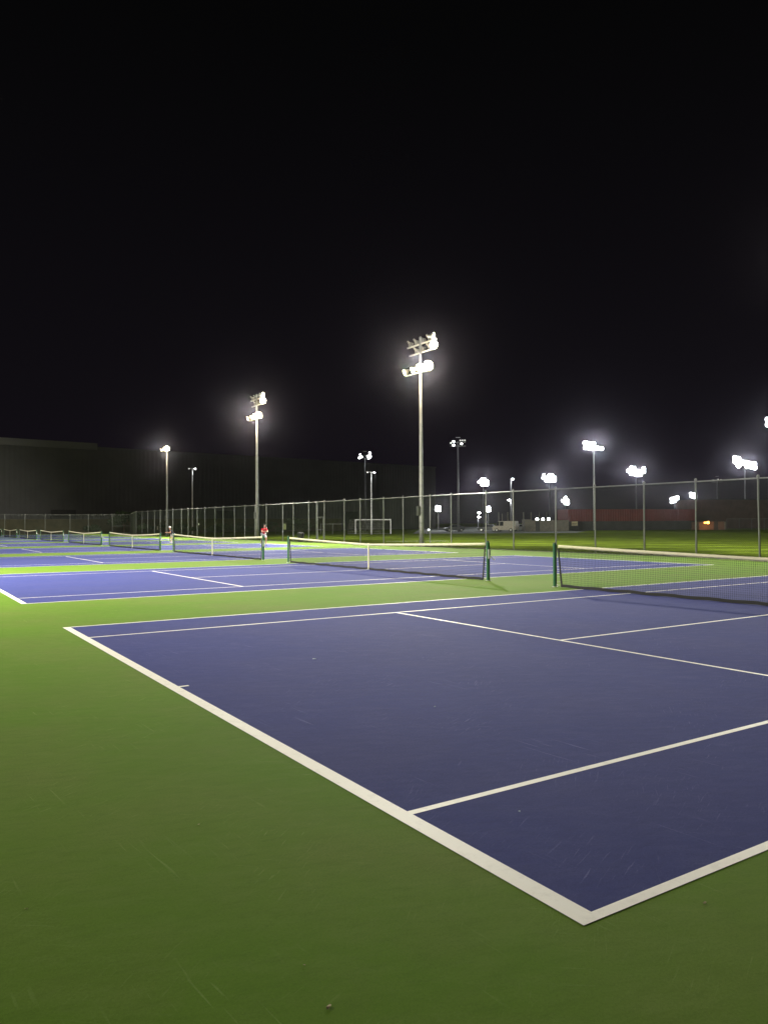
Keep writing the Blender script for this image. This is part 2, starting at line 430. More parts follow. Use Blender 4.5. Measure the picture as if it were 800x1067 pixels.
# gate leaf in that fence
gt = MB(); y0, y1, x = 55.75, 56.83, FX
for (yy) in (y0, y1): gt.tube((x-FX-.03, yy-4, -.02), (x-FX-.03, yy-4, 2.2), .035, n=8)
for zz in (.06, 1.1, 2.17): gt.tube((-.03, y0-4, zz), (-.03, y1-4, zz), .025, n=8)
gt.build('gate', GALV, sf)
g = MB(); g.lathe((-.06, 56.9-4, -.2), (0, 0, 1), [(0, .07), (3.7, .07), (3.74, .04)], 10); g.build('gate_post', GALV, sf)
g = MB(); g.box(-.09, -.05, 55.95-4, 56.1-4, 1.0, 1.12); g.build('gate_latch', BLACK, sf)
BX = [34.95, 31.79, 27.7, 24.67, 20.65, 17.5, 14.4, 11.3, 8.2, 5.1, 2.0, -1.1]
bf = fence('back_fence', 'chain link fence closing the far end of the courts at the left edge',
           [(34.95, 140), (-2, 140)], [(x, 140) for x in BX], 3.38)
g = MB(); 
for zz in (.1, 1.35): g.tube((31.8-34.95, -.03, zz), (34.9-34.95, -.03, zz), .03, n=6)
g.build('gate_rail', GALV, bf)
# small plates on the fence
for i, (px, z, h, lb) in enumerate([(296.5, 1.35, .55, 'small olive notice plate on the chain link fence right of the player in red'),
                                   (207, 1.62, .22, 'tiny white plate on the chain link fence above the third net'),
                                   (164, 1.1, .5, 'dim grey notice plate on the far chain link fence left of the warm lamp pole')]):
    d = FW + RT2*((px-400)/FPX) - UP2*((545-533.5)/FPX); tt = (FX-.07-CAM.x)/d.x; p = CAM+d*tt
    o = MB().box(-.012, .012, -h*.45, h*.45, -h*.5, h*.5).build('fence_sign', [SIGNY, WHITEM, CONC][i], bevel=.004)
    if i == 0: o.data.materials[0] = mat('olive_plate', (.16, .17, .09), .7)
    o.location = (FX-.06, p.y, z); tag(o, lb, 'sign', 'plates fixed to the chain link fence')

# ------------------------------------------------------------------ floodlights
def head(name, parent, loc, aim, r, glass, depth=.42):
    """metal-halide floodlight: bowl, rim, ballast, yoke and glass"""
    a = Vector(aim).normalized(); c = Vector(loc)
    g = MB(); g.lathe(c, a, [(-depth-.22, r*.32), (-depth, r*.36), (-depth*.8, r*.55), (-depth*.35, r*.88), (0, r), (.03, r*1.04), (.03, r*.97), (.012, r*.97)], 16)
    side = a.cross(Vector((0, 0, 1))).normalized()
    for s in (-1, 1): g.tube(c+side*s*r*.98-a*.12, c-a*(depth*.55)+side*s*r*.9+Vector((0, 0, -.28)), .018, n=5)
    h = g.build('floodlight', HOUS, parent, smooth=False)
    g = MB(); g.lathe(c+a*.016, a, [(0, r*.94), (.02, r*.90), (.045, r*.55), (.055, r*.1)], 16); g.build('lamp_glass', glass, h, smooth=True)
    return h

def tower(label, x, y, zlow, upper, power, field=0, group='tall floodlight poles along the courts', r=.30, name='floodlight_pole', ay2=.4):
    t = thing(name, label, 'light pole', (x, y, -.25), 0, group)
    zo = .25
    ztop = (zlow+2.75 if upper else zlow+.25)+zo
    g = MB(); g.lathe((0, 0, 0), (0, 0, 1), [(0, .20), (1.5, .195), (ztop*.5, .15), (ztop, .09)], 16); g.build('pole', POLE, t, smooth=True)
    g = MB(); g.lathe((0, 0, 0), (0, 0, 1), [(0, .34), (.04, .34), (.045, .24), (.25, .22)], 12)
    for a in range(6): g.tube((.28*math.cos(a*1.047), .28*math.sin(a*1.047), .0), (.28*math.cos(a*1.047), .28*math.sin(a*1.047), .11), .02, n=6)
    g.build('base_plate', GALV, t)
    g = MB(); g.box(-.42, -.2, -.16, .16, 2.5, 3.3); g.build('electrical_box', GALV, t, bevel=.015)
    g = MB()
    for i in range(int((ztop-5)/.55)):
        s = 1 if i % 2 else -1; g.tube((0, 0, 4.6+i*.55), (0, s*.26, 4.6+i*.55), .011, n=5)
    g.build('climbing_pegs', GALV, t)
    zl = zlow+zo
    g = MB(); g.box(-.2, -.1, -2.0, 2.0, zl-.32, zl-.22); g.build('crossarm', POLE, t)
    for i in range(4):
        yy = -1.75+i*1.167
        head('floodlight', t, (-.45, yy, zl), (-1, (.35 if i > 1 else -.6), -.45), r*(1.5 if i == 0 else 1.2 if i == 1 else .95), GLW)
    for yy, ay in ((-1.2, -.55), (1.2, ay2)): spot(t, (-.85, yy, zl-.1), (-1, ay, -.62), power/2, WARM, 128, 1.0)
    point(t, (-1.0, -.6, zl), power*.013, (1, .80, .50), .2)
    if upper:
        for j, zz in enumerate((zl+1.75, zl+2.5)):
            g = MB(); g.box(.06, .16, -2.1+.35*(1-j), 2.1-.3*(1-j), zz-.32, zz-.22); g.build('crossarm', POLE, t)
            for i in range(5):
                yy = -1.9+i*.95
                if j == 0 and i == 4: continue
                lit = i == 0
                head('floodlight', t, (.40 if not lit else .0, yy, zz), (1, -.1, -.8) if not lit else (-.25, -1, -.35) if j == 0 else (.75, -1, -.1), (.8 if not lit else 1.25 if j == 0 else 1.0)*r, GLW if lit else GLFAINT, .3)
        spot(t, (.9, 0, zl+2.0), (1, -.1, -.5), field, (1, .98, .9))
        point(t, (-.1, -2.6, zl+1.9), power*.008, WARM, .2)
    return t
PW = 88000
tower('tallest floodlight pole in the middle of the photo, right of the centre net', 36.06, 51.34, 14.75, True, PW*1.3, 60000)
tower('second floodlight pole, behind the player in red, with lit heads at two heights', 36.0, 85.8, 14.75, True, PW*1.3, 40000)
tower('floodlight pole with a single warm lamp cluster, behind the white-capped player', 38.0, 128.2, 14.4, False, PW*.7)
tower('floodlight pole just outside the right edge of the photo', 36.1, 16.8, 14.75, True, PW*.22, 70000)
# row on the near side of the courts, out of frame to the left
for (y, pw, lb) in ((24, 1.0, 'first floodlight pole of the row left of the frame'), (64, .30, 'second floodlight pole of the row left of the frame'), (98, .18, 'third floodlight pole of the row left of the frame')):
    o = tower(lb, -13.5, y, 14.75, False, PW*pw, ay2=.07 if y < 30 else .4); o.rotation_euler.z = math.pi

def field_tower(px, py, D, label, cols, rows, r=.36, power=9000, group='floodlights far behind the grass pitch', col=COOL, skew=0., gl=None, polemat=None, pr=.13, spread=.85, yawoff=0, mask=None):
    zc = zat(px, py, D)+.25; p = at(px, D)
    tocam = Vector((CAM.x-p.x, CAM.y-p.y, 0)).normalized()
    rz = math.atan2(tocam.y, tocam.x)+yawoff
    t = thing('field_floodlight', label, 'light pole', p, rz, group)
    g = MB(); g.lathe((0, 0, 0), (0, 0, 1), [(0, pr*1.6), (zc*.5, pr*1.2), (zc+.2, pr)], 10); g.build('pole', polemat or DARKPOLE, t, smooth=True)
    g = MB(); g.lathe((0, 0, 0), (0, 0, 1), [(0, pr*2.6), (.05, pr*2.6), (.06, pr*2)], 10); g.build('base_plate', GALV, t)
    n = 0
    for j in range(rows):
        zz = zc+(j-(rows-1)/2)*spread*1.05
        w = (cols-1)*spread/2
        g = MB(); g.add([(.10, -w-.2, zz-.30-skew*w), (.10, w+.2, zz-.30+skew*w), (.18, w+.2, zz-.30+skew*w), (.18, -w-.2, zz-.30-skew*w), (.10, -w-.2, zz-.22-skew*w), (.10, w+.2, zz-.22+skew*w), (.18, w+.2, zz-.22+skew*w), (.18, -w-.2, zz-.22-skew*w)],
                          [(0, 1, 2, 3), (4, 7, 6, 5), (0, 4, 5, 1), (1, 5, 6, 2), (2, 6, 7, 3), (3, 7, 4, 0)]); g.build('crossarm', GALV, t)
        for i in range(cols):
            if mask and mask[rows-1-j][cols-1-i] == '.': continue
            yy = -w+i*spread+random.uniform(-.08, .08)
            head('floodlight', t, (.45, yy, zz+skew*yy+random.uniform(-.07, .07)), (1, random.uniform(-.45, .45), -.30+random.uniform(-.15, .15)), r*random.uniform(1.05, 1.35), gl or GLC, .3)
    if power: spot(t, (.9, 0, zc), (1, 0, -.22), power*3.2, col, 90, .9, .3)
    return t
field_tower(619, 464.5, 167, 'bright floodlight on the tall pole right of the middle, highest of the bright white ones', 5, 2, .40, 16000, skew=-.10, polemat=POLE, pr=.16, mask=('..###', '#####'))
field_tower(572.5, 498, 284, 'bright blocky floodlight above the block wall, left of the tallest white one', 5, 3, .50, 13000, spread=1.0, mask=('.##.#', '#####', '####.'))
field_tower(503.7, 502, 300, 'bright round floodlight left of the middle distance, above the small square lamp', 4, 3, .52, 11000, spread=1.0, mask=('.##.', '####', '###.'))
field_tower(589, 521.5, 262, 'low bright floodlight beside the left end of the red building', 3, 3, .44, 8000, mask=('.#.', '###', '##.'))
field_tower(663, 491, 252, 'wide bright floodlight above the red building', 6, 3, .48, 14000, skew=-.12, spread=.95, mask=('#..##.', '######', '.####.'))
field_tower(776.5, 482, 217, 'wide bright floodlight nearest the right edge of the photo', 6, 3, .50, 14000, skew=-.16, spread=1.0, mask=('....##', '#######', '###.#.'))
field_tower(813, 441, 130, 'floodlight cut by the right edge of the photo, higher than the other white ones', 5, 2, .34, 5000, skew=-.15)
field_tower(703, 520.5, 250, 'smaller low floodlight over the red building, left one of a close pair', 3, 2, .44, 4500, skew=.3)
field_tower(722, 516, 250, 'smaller low floodlight over the red building, right one of a close pair', 2, 2, .42, 4500, skew=-.2)
field_tower(508.5, 530.5, 210, 'small square lamp on a short pole below the round floodlight', 2, 2, .36, 3000, spread=.6, polemat=POLE, pr=.1)
field_tower(456.5, 530, 190, 'small square lamp on a short pole just right of the tallest pole', 2, 2, .38, 3400, spread=.65, polemat=POLE, pr=.1)
# tall thin towers, sparsely lit
def thin_tower(px, py, D, label, heads):
    zc = zat(px, py, D)+.25; p = at(px, D); tocam = Vector((CAM.x-p.x, CAM.y-p.y, 0)).normalized()
    t = thing('field_floodlight', label, 'light pole', p, math.atan2(tocam.y, tocam.x), 'floodlights far behind the grass pitch')
    g = MB(); g.lathe((0, 0, 0), (0, 0, 1), [(0, .26), (zc*.5, .2), (zc+.5, .12)], 10); g.build('pole', DARKPOLE, t, smooth=True)
    for zz in (zc-.3, zc+.45):
        g = MB(); g.box(.1, .18, -1.6, 1.6, zz-.26, zz-.18); g.build('crossarm', GALV, t)
    g = MB(); g.box(-.2, .2, -.45, .45, zc+1.2, zc+1.3); g.build('top_platform', GALV, t)
    for (dy, dz, lit, r) in heads:
        head('floodlight', t, (.42, dy, zc+dz), (1, 0, -.3), r, GLC if lit else GLFAINT, .3)
    return t
t1 = thin_tower(477.5, 462, 156, 'tall thin tower right of the tallest pole with three small lit lamps', [(-.85, -.35, 1, .21), (-.85, .42, 1, .20), (.75, -.1, 1, .17), (-1.4, .1, 0, .2), (.5, .6, 0, .18), (.95, .6, 0, .18), (1.4, .6, 0, .18)])
for ch in list(t1.children):
    pass
point(t1, (.9, -.85, zat(477.5, 462, 156)+.25), 40, COOL, .15)
t2 = thin_tower(380.5, 475.5, 190, 'tower showing over the warehouse roof with lamps on both sides', [(-1.15, .45, 1, .18), (-1.35, -.35, 1, .25), (-.75, -.15, 1, .18), (.55, .1, 0, .25), (1.15, .0, 1, .42), (1.2, .9, 1, .2), (.95, -.35, 1, .3)])
point(t2, (1, 1.1, zat(380.5, 475.5, 190)+.2), 150, COOL, .2)
t3 = thin_tower(747.5, 500.5, 240, 'faint unlit tower between the two fence posts at the right', [(-1.1, 0, 0, .26), (1.1, .1, 0, .26), (.3, .3, 0, .2)])

def street_lamp(px, py, D, label, arms, r=.16, pm=POLE, power=300, pr=.075, second=None):
    zc = zat(px, py, D)+.25; p = at(px, D); tocam = Vector((CAM.x-p.x, CAM.y-p.y, 0)).normalized()
    t = thing('street_lamp', label, 'street lamp', p, math.atan2(tocam.y, tocam.x), 'street lamps behind the fence')
    g = MB(); g.lathe((0, 0, 0), (0, 0, 1), [(0, pr*1.7), (.4, pr*1.6), (zc+.1, pr)], 10); g.build('pole', pm, t, smooth=True)
    g = MB(); g.lathe((0, 0, 0), (0, 0, 1), [(0, pr*2.8), (.05, pr*2.8), (.06, pr*2)], 10); g.build('base_plate', GALV, t)
    for (dy, dz, lit) in arms:
        g = MB(); g.tube((0, 0, zc+dz-.1), (0, dy, zc+dz+.05), .04, n=6); ao = g.build('arm', pm, t)
        e_ = dy+(.3 if dy > 0 else -.3)
        g = MB(); g.box(-.16, .16, min(dy, e_)-.05, max(dy, e_)+.05, zc+dz-.02, zc+dz+.12); h = g.build('lantern', HOUS, t, bevel=.03)
        g = MB(); g.lathe((.02, (dy+e_)/2, zc+dz-.02), (.5, 0, -1), [(0, r), (.06, r*.9), (.14, r*.5), (.17, r*.1)], 12); g.build('lamp_glass', GLC if lit else GLFAINT, h, smooth=True)
        if lit and power: point(t, (.3, (dy+e_)/2, zc+dz-.4), power, COOL, .1)
    return t
# +Y of the lamp frame is the camera's left after facing the camera -> sign flipped
street_lamp(387, 492, 124, 'slim street lamp with one small lit head in front of the warehouse', [(.35, .0, 1), (-.45, .05, 0)][:2], .14, power=60)
street_lamp(200.5, 488, 141, 'slim double-headed street lamp right of the warm floodlight pole', [(-.45, 0, 0), (.35, .0, 1)], .16, power=60)
street_lamp(532.5, 499, 181, 'double-height street lamp behind the white van', [(.25, .0, 1), (-.3, -4.9, 1)], .34, DARKPOLE, power=200, pr=.13)
street_lamp(498, 538, 180, 'low lamp post with two stacked lights beyond the pitch', [(.05, -.1, 1), (.1, .85, 1)], .36, DARKPOLE, power=60)
street_lamp(445, 551.5, 128, 'knee-high bollard light at the foot of the tallest pole', [(.05, 0, 1)], .13, DARKPOLE, power=0, pr=.05)

# ------------------------------------------------------------------ warehouse
az = YAW-R(49.8); dv = Vector((math.cos(az), math.sin(az), 0))
W0 = at(454, 232, -.25); HW = zat(454, 487.5, 232)+.25
rzw = math.atan2(-dv.y, -dv.x)   # local +X runs towards the left of the picture
wh = thing('warehouse', 'huge dark corrugated warehouse across the back at the left', 'warehouse', W0, rzw)
Lw = 300
# where column 101 meets the wall line
def along(px):
    d = FW + RT2*((px-400)/FPX); q = Vector((W0.x-CAM.x, W0.y-CAM.y)); dd = Vector((d.x, d.y)); n2 = Vector((-dv.y, dv.x))
    t = q.dot(n2)/dd.dot(n2); pt = Vector((CAM.x, CAM.y))+dd*t; return (Vector((W0.x, W0.y))-pt).dot(Vector((dv.x, dv.y)))
X101 = along(101)
g = MB()
def ribs(g, x0, x1, z0, z1, yf, pitch=.9, dep=.12):
    x = x0; vs = []; prof = []
    while x < x1:
        prof += [(x, yf), (x+pitch*.4, yf), (x+pitch*.5, yf+dep), (x+pitch*.9, yf+dep)]; x += pitch
    prof.append((x1, yf))
    n = len(prof); vs = [(a, b, z0) for a, b in prof]+[(a, b, z1) for a, b in prof]
    g.add(vs, [(i, i+1, n+i+1, n+i) for i in range(n-1)])
# the wall faces the camera: which local side?
loc_cam = (Vector((CAM.x-W0.x, CAM.y-W0.y, 0))); loc_cam.rotate(Matrix.Rotation(-rzw, 3, 'Z')); sgn = 1 if loc_cam.y > 0 else -1
ribs(g, 0, Lw, 0, HW, 0, 1.0, .035*sgn)
g.box(0, Lw, -sgn*.3, -sgn*60, 0, HW-.2)
g.build('wall', CLAD, wh)
g = MB(); g.box(0, X101, sgn*.28, -sgn*60.1, HW, HW+.35); g.build('roof_edge', CLAD, wh)
g = MB(); g.box(X101, Lw, sgn*.35, -sgn*61, HW-.3, HW+1.1); g.build('raised_parapet', CLAD2, wh)
dps = mat('downpipe_steel', (.040, .038, .034), .8)
for i in range(5): MB().box(30+i*38, 35+i*38, sgn*.2, sgn*.33, .05, 5.0).build('shutter_door', DGREY, wh)
# olive boundary wall between courts and warehouse
bw = thing('boundary_wall', 'long low olive boundary wall behind the courts at the far left', 'wall', (-30, 163, -.25), 0)
g = MB(); g.box(0, 122, 0, .25, 0, 2.95); g.build('wall', BOARD, bw)
g = MB(); g.box(-.05, 122.05, -.05, .30, 2.95, 3.03); g.build('coping', mat('coping_concrete', (.12, .11, .08), .9), bw)
for i in range(31): MB().box(i*4, i*4+.3, -.08, -.002, 0, 2.949).build('pier', BOARD, bw)

# bushes and one small tree
def leaves(g, c, rx, rz_, n, s):
    lob = [(Vector((random.gauss(0, .45)*rx, random.gauss(0, .45)*rx, random.uniform(-.5, .75)*rz_)), random.uniform(.35, .6)) for _ in range(9)]
    for i in range(n):
        l, rr_ = random.choice(lob); d = Vector((random.gauss(0, 1), random.gauss(0, 1), random.gauss(0, 1))).normalized()*(random.random()**.4)*rr_
        p = Vector(c)+l+Vector((d.x*rx, d.y*rx, d.z*rz_))
        a = Vector((random.uniform(-1, 1), random.uniform(-1, 1), random.uniform(-1, 1))).normalized()*s*random.uniform(.6, 1.3); b = a.orthogonal().normalized()*s*.55
        g.add([p-a, p-b, p+a, p+b], [(0, 1, 2, 3)])
def plant(name, label, cat, px, D, h, wdt, n=900, s=.16, trunk=True, group='dark shrubs behind the chain link fences'):
    p = at(px, D); t = thing(name, label, cat, p, random.uniform(0, 6), group)
    g = MB(); leaves(g, (0, 0, h*.58), wdt*.5, h*.42, n, s); g.build('crown', LEAF, t)
    g = MB(); g.tube((0, 0, 0), (.05, .03, h*.45), .09*h/3, .06*h/3, n=7)
    for a in range(5):
        th = a*1.256; g.tube((.04, .02, h*.35), (math.cos(th)*wdt*.25, math.sin(th)*wdt*.25, h*.75), .04*h/3, .015, n=5)
    g.build('trunk', BARK, t)
plant('small_tree', 'dark small tree behind the far corner of the fence at the left', 'tree', 129, 149, 4.2, 4.6, 2400, .19, group='dark trees behind the back fence')
plant('shrub', 'low dark shrub behind the back fence, left of the small tree', 'shrub', 97, 150, 2.2, 3.6, 1100, .16)
for i, (px, h, wd, lb) in enumerate([(150, 2.0, 4, 'dark shrub behind the far end of the side fence, beside the small tree'),
        (187, 1.8, 4.5, 'dark shrub between the warm pole and the slim street lamp'),
        (228, 1.9, 5, 'dark shrub halfway between the slim street lamp and the second pole'),
        (252, 2.1, 5, 'dark shrub just left of the second floodlight pole'),
        (287, 2.2, 6, 'dark shrub just right of the second floodlight pole'),
        (312, 2.8, 5, 'tallest dark shrub, left of the fence gate')]):
    plant('shrub', lb, 'shrub', px, 140, h, wd, 1200, .16)

# ------------------------------------------------------------------ football goals
def goal(px0, px1, D, label, H=2.44):
    a = at(px0, D); b = at(px1, D*.985); d = (b-a); wdt = d.length; t = thing('football_goal', label, 'goal', a, math.atan2(d.y, d.x), 'goals on the grass pitch')
    g = MB(); 
    for x in (0, wdt):
        g = MB(); g.tube((x, 0, 0), (x, 0, H), .085, n=8); g.build('goal_post', WHITEM, t)
    g = MB(); g.tube((-.06, 0, H), (wdt+.06, 0, H), .085, n=8); g.build('crossbar', WHITEM, t)
    g = MB()
    for x in (0, wdt):
        g.tube((x, 0, H), (x-1.3, .7, H-.05), .03, n=6); g.tube((x-1.3, .7, H-.05), (x-2.3, 2.2, .03), .03, n=6); g.tube((x, 0, .03), (x-2.3, 2.2, .03), .03, n=6)
    g.tube((-2.3, 2.2, .04), (wdt-2.3, 2.2, .04), .03, n=6); g.build('back_frame', GALV, t)
    g = MB(); r = .006
    for i in range(int(wdt/.24)+1):
        x = min(i*.24, wdt); g.tube((x, 0, H), (x-1.3, .7, H-.05), r, n=3, caps=False); g.tube((x-1.3, .7, H-.05), (x-2.3, 2.2, .03), r, n=3, caps=False)
    for j in range(9):
        f = j/8; g.tube((-1.3-f, .7+1.5*f, (H-.05)*(1-f)+.04), (wdt-1.3-f, .7+1.5*f, (H-.05)*(1-f)+.04), r, n=3, caps=False)
    g.build('goal_net', GRYF, t)
goal(370.3, 407, 134, 'white football goal left of the tallest pole')
# low rail beside the gate
t = thing('railing', 'low metal railing on the grass just right of the fence gate', 'railing', at(334, 128), math.atan2((at(359, 128)-at(334, 128)).y, (at(359, 128)-at(334, 128)).x))
g = MB(); g.tube((0, 0, 1.75), (4.0, 0, 1.75), .04, n=6); g.build('rail', GALV, t)
for x in (0, 2, 4): g = MB(); g.tube((x, 0, 0), (x, 0, 1.75), .03, n=6); g.build('post', GALV, t)
# litter bin by the fence gate
p = Vector((28.55, 59.2, -.05)); t = thing('litter_bin', 'black litter bin at the fence beside the gate', 'litter bin', p)
g = MB(); g.lathe((0, 0, 0), (0, 0, 1), [(0, .22), (.05, .24), (.72, .29), (.74, .31), (.78, .31), (.78, .27)], 16); g.build('bin_body', BLACK, t)
g = MB(); g.lathe((0, 0, .782), (0, 0, 1), [(0, .31), (.06, .28), (.13, .12), (.15, .05)], 16); g.build('lid', BLACK, t)

# ------------------------------------------------------------------ far buildings, vehicles
def frame_at(px0, px1, D0, D1=None):
    a = at(px0, D0); b = at(px1, D1 or D0); d = b-a; return a, d.length, math.atan2(d.y, d.x)
a, wdt, rz = frame_at(546.5, 592.5, 157)
t = thing('block_shed', 'low pale block shed in front of the posts, left of the red building', 'shed', a, rz)
H1 = zat(570, 542.3, 157)+.25
g = MB(); g.box(1.2, wdt, 0, 5, 0, H1); g.build('wall', CONC, t)
g = MB(); g.box(0, 1.2, -.15, 3, 0, H1+.25); g.build('end_pier', CONC, t)
g = MB(); g.box(1.25, wdt+.08, -.08, 5.1, H1, H1+.07); g.build('coping', CONC, t)
g = MB(); g.box(2.2, 3.1, -.03, -.003, .02, 2.0); g.build('door', DGREY, t)
for i, (px, lb) in enumerate([(559.5, 'left'), (565.5, 'middle'), (571.5, 'right')]):
    p = at(px, 158.2, 0); z = zat(px, 541, 158)
    o = thing('bulkhead_lamp', f'{lb} one of the three small round lamps on top of the block shed', 'lamp', (p.x, p.y, H1-.18), rz, 'round lamps on the block shed')
    g = MB(); g.tube((0, 0, 0), (0, 0, .12), .05, n=8); g.lathe((0, .12, .2), (0, -1, 0), [(0, .15), (.06, .3), (.12, .3)], 12); g.build('housing', HOUS, o)
    g = MB(); g.lathe((0, -.01, .2), (0, -1, 0), [(0, .28), (.06, .25), (.12, .1)], 12); g.build('lamp_glass', GLC, o)
    point(o, (0, -.4, .25), 50, COOL, .1)
pd = ['first', 'second', 'third', 'fourth', 'fifth', 'sixth', 'seventh']
for i, px in enumerate((519.5, 523.2, 529, 545.3, 553.3, 562, 569.5)):
    p = at(px, 172); zt = zat(px, 533.8 if i != 1 else 535.5, 172)+.25; r = .13 if px in (529, 545.3, 553.3) else .075
    o = thing('bare_post', f'{pd[i]} from the left of the bare upright posts behind the van and block shed', 'post', p, 0, 'bare posts behind the van and block shed')
    g = MB(); g.lathe((0, 0, 0), (0, 0, 1), [(0, r), (zt, r), (zt+.06, r*.5)], 8); g.build('shaft', CONC, o)
    g = MB(); g.box(-r*1.8, r*1.8, -r*1.8, r*1.8, 0, .12); g.build('footing', CONC, o)
a, wdt, rz = frame_at(591.5, 724, 168, 176)
t = thing('red_building', 'long low building with a red upper band behind the grass', 'building', a, rz)
za, zb_ = zat(600, 543.3, 168)+.25, zat(600, 530.6, 168)+.25
g = MB(); g.box(0, wdt, 0, 4.5, 0, za-.01); g.build('wall', DGREY, t)
g = MB(); ribs(g, -.1, wdt+.1, za+.03, zb_, -.15, .6, -.06); g.box(-.1, wdt+.1, -.12, 4.6, za+.03, zb_-.01); g.build('red_cladding', REDM, t)
g = MB(); g.box(-.15, wdt+.15, -.28, 4.7, zb_, zb_+.08); g.build('roof_edge', DGREY, t)
g = MB(); g.box(2.6, 3.6, -.06, -.003, .02, 2.0); g.build('door', BLACK, t)
sp = at(598.5, 164.5)
o = thing('notice_board', 'pale yellow notice board at the left end of the red building', 'sign', sp, rz)
g = MB(); g.box(-.7, .7, -.03, .03, 1.0, 1.95); g.build('panel', SIGNY, o)
g = MB(); g.box(-.66, .5, -.045, -.033, 1.42, 1.50); g.build('panel_bar', BLACK, o)
for x in (-.6, .6): g = MB(); g.box(x-.04, x+.04, .031, .1, 0, 1.9); g.build('leg', DGREY, o)
a, wdt, rz = frame_at(724.5, 830, 190, 200)
t = thing('brown_building', 'dark brown building at the right behind the orange lamp', 'building', a, rz)
H2 = zat(760, 521, 195)+.25
g = MB(); g.box(0, wdt, 0, 7, 0, H2); g.build('wall', BRWN, t)
g = MB(); g.box(-.2, wdt, -.2, 7.2, H2, H2+.2); g.build('roof_edge', DGREY, t)
a, wdt, rz = frame_at(728, 756, 165)
t = thing('brick_hut', 'small brown hut under the orange lamp at the right', 'hut', a, rz)
H3 = zat(740, 543.5, 165)+.25
g = MB(); g.box(0, wdt, 0, 4, 0, H3); g.build('wall', mat('hut_brick', (.17, .10, .07), .9, noise=.3, nscale=3), t)
g = MB(); g.box(-.15, wdt+.15, -.2, 4.2, H3, H3+.1); g.build('roof', DGREY, t)
g = MB(); g.box(wdt-.35, wdt-.003, -.02, -.002, 0, H3-.01); g.build('corner_trim', CONC, t)
g = MB(); g.box(3.2, 4.1, -.04, -.003, 0, 1.9); g.build('door', DGREY, t)
p = at(737, 164.2, zat(737, 543, 164)-.35)
o = thing('orange_lamp', 'glowing orange lamp on the brown hut at the right', 'lamp', p, rz)
g = MB(); g.box(-.5, .5, .12, .5, -.15, .25); g.build('housing', HOUS, o)
g = MB(); g.lathe((0.15, .1, .05), (0, -1, -.1), [(0, .30), (.10, .28), (.2, .12)], 12); g.box(-.75, -.2, 0, .1, -.08, .15); g.build('lamp_glass', ORNG, o)
point(o, (0, -.6, 0), 90, (1, .40, .06), .12)
# low dark fence at the right
a, wdt, rz = frame_at(757, 835, 158)
t = thing('railing_fence', 'dark railing fence at the right edge beyond the grass', 'fence', a, rz)
g = MB(); g.tube((0, 0, 2.3), (wdt, 0, 2.3), .03, n=5); g.tube((0, 0, .2), (wdt, 0, .2), .03, n=5); g.build('rail', GALV, t)
for i in range(7):
    g = MB(); g.tube((i*wdt/6.001, 0, 0), (i*wdt/6.001, 0, 2.35), .04, n=6); g.build('post', DARKPOLE, t)
g = MB()
for i in range(int(wdt/.14)): g.tube((i*.14, 0, .2), (i*.14, 0, 2.3), .008, n=3)
g.build('bars', DARKPOLE, t)

def vehicle(name, label, cat, px, D, rzoff, body_m, prof, L, Wd, glassz, wheel_r=.33, van=False, group=None):
    p = at(px, D, -.244); base = math.atan2(RT2.y, RT2.x)
    t = thing(name, label, cat, p, base+rzoff, group)
    # side profile extruded with tumblehome
    n = len(prof); vs = []
    for sx in (-1, -.97, .97, 1):
        for (x, z) in prof:
            k_ = 1 if z < glassz[0] else 1-.16*(z-glassz[0])/(glassz[1]-glassz[0]+.01)
            ins = 0 if abs(sx) < 1 else .03
            vs.append((x*(1-ins*.2), sx*Wd/2*k_, z))
    fs = [(j*n+i, j*n+(i+1) % n, (j+1)*n+(i+1) % n, (j+1)*n+i) for j in range(3) for i in range(n)]
    fs += [tuple(range(n-1, -1, -1)), tuple(range(3*n, 4*n))]
    g = MB(); g.add(vs, fs); g.build('body', body_m, t, bevel=.04)
    for s in (-1, 1):
        yo = s*(Wd/2+.004)
        k1 = 1-.02; 
        for (xa, xb, xc, xd) in glassz[2]:
            z0, z1 = glassz[0]+.02, glassz[1]-.12
            y0_, y1_ = s*(Wd/2*.995+.006), s*(Wd/2*(1-.16*.86)+.012)
            g = MB(); g.add([(xa, y0_, z0), (xb, y0_, z0), (xc, y1_, z1), (xd, y1_, z1), (xa, y0_-s*.03, z0), (xb, y0_-s*.03, z0), (xc, y1_-s*.03, z1), (xd, y1_-s*.03, z1)],
                [(0, 1, 2, 3), (4, 7, 6, 5), (0, 4, 5, 1), (1, 5, 6, 2), (2, 6, 7, 3), (3, 7, 4, 0)]); g.build('side_window', GLASS, t)
        for x in (-L*.31, L*.31):
            g = MB(); g.lathe((x, s*(Wd/2-.18), wheel_r), (0, s, 0), [(0, wheel_r*.97), (.03, wheel_r), (.17, wheel_r), (.2, wheel_r*.93)], 18); wo = g.build('wheel', TYRE, t)
            g = MB(); g.lathe((x, s*(Wd/2+.022), wheel_r), (0, s, 0), [(0, wheel_r*.62), (.015, wheel_r*.55)], 12); g.build('rim', ALLOY, wo)
        g = MB(); g.box(-L/2-.02, -L/2+.05, s*Wd*.38-.12, s*Wd*.38+.12, .65, .82); g.build('headlight', GLFAINT if False else ALLOY, t)
        g = MB(); g.box(L/2-.05, L/2+.02, s*Wd*.40-.08, s*Wd*.40+.08, .7, 1.0); g.build('tail_light', REDM, t)
    return t
vanp = [(-2.4, .35), (-2.42, .85), (-2.2, 1.1), (-1.75, 1.2), (-1.3, 1.95), (-1.1, 2.08), (2.3, 2.1), (2.4, 1.9), (2.42, .4), (1.95, .32), (-1.9, .32)]
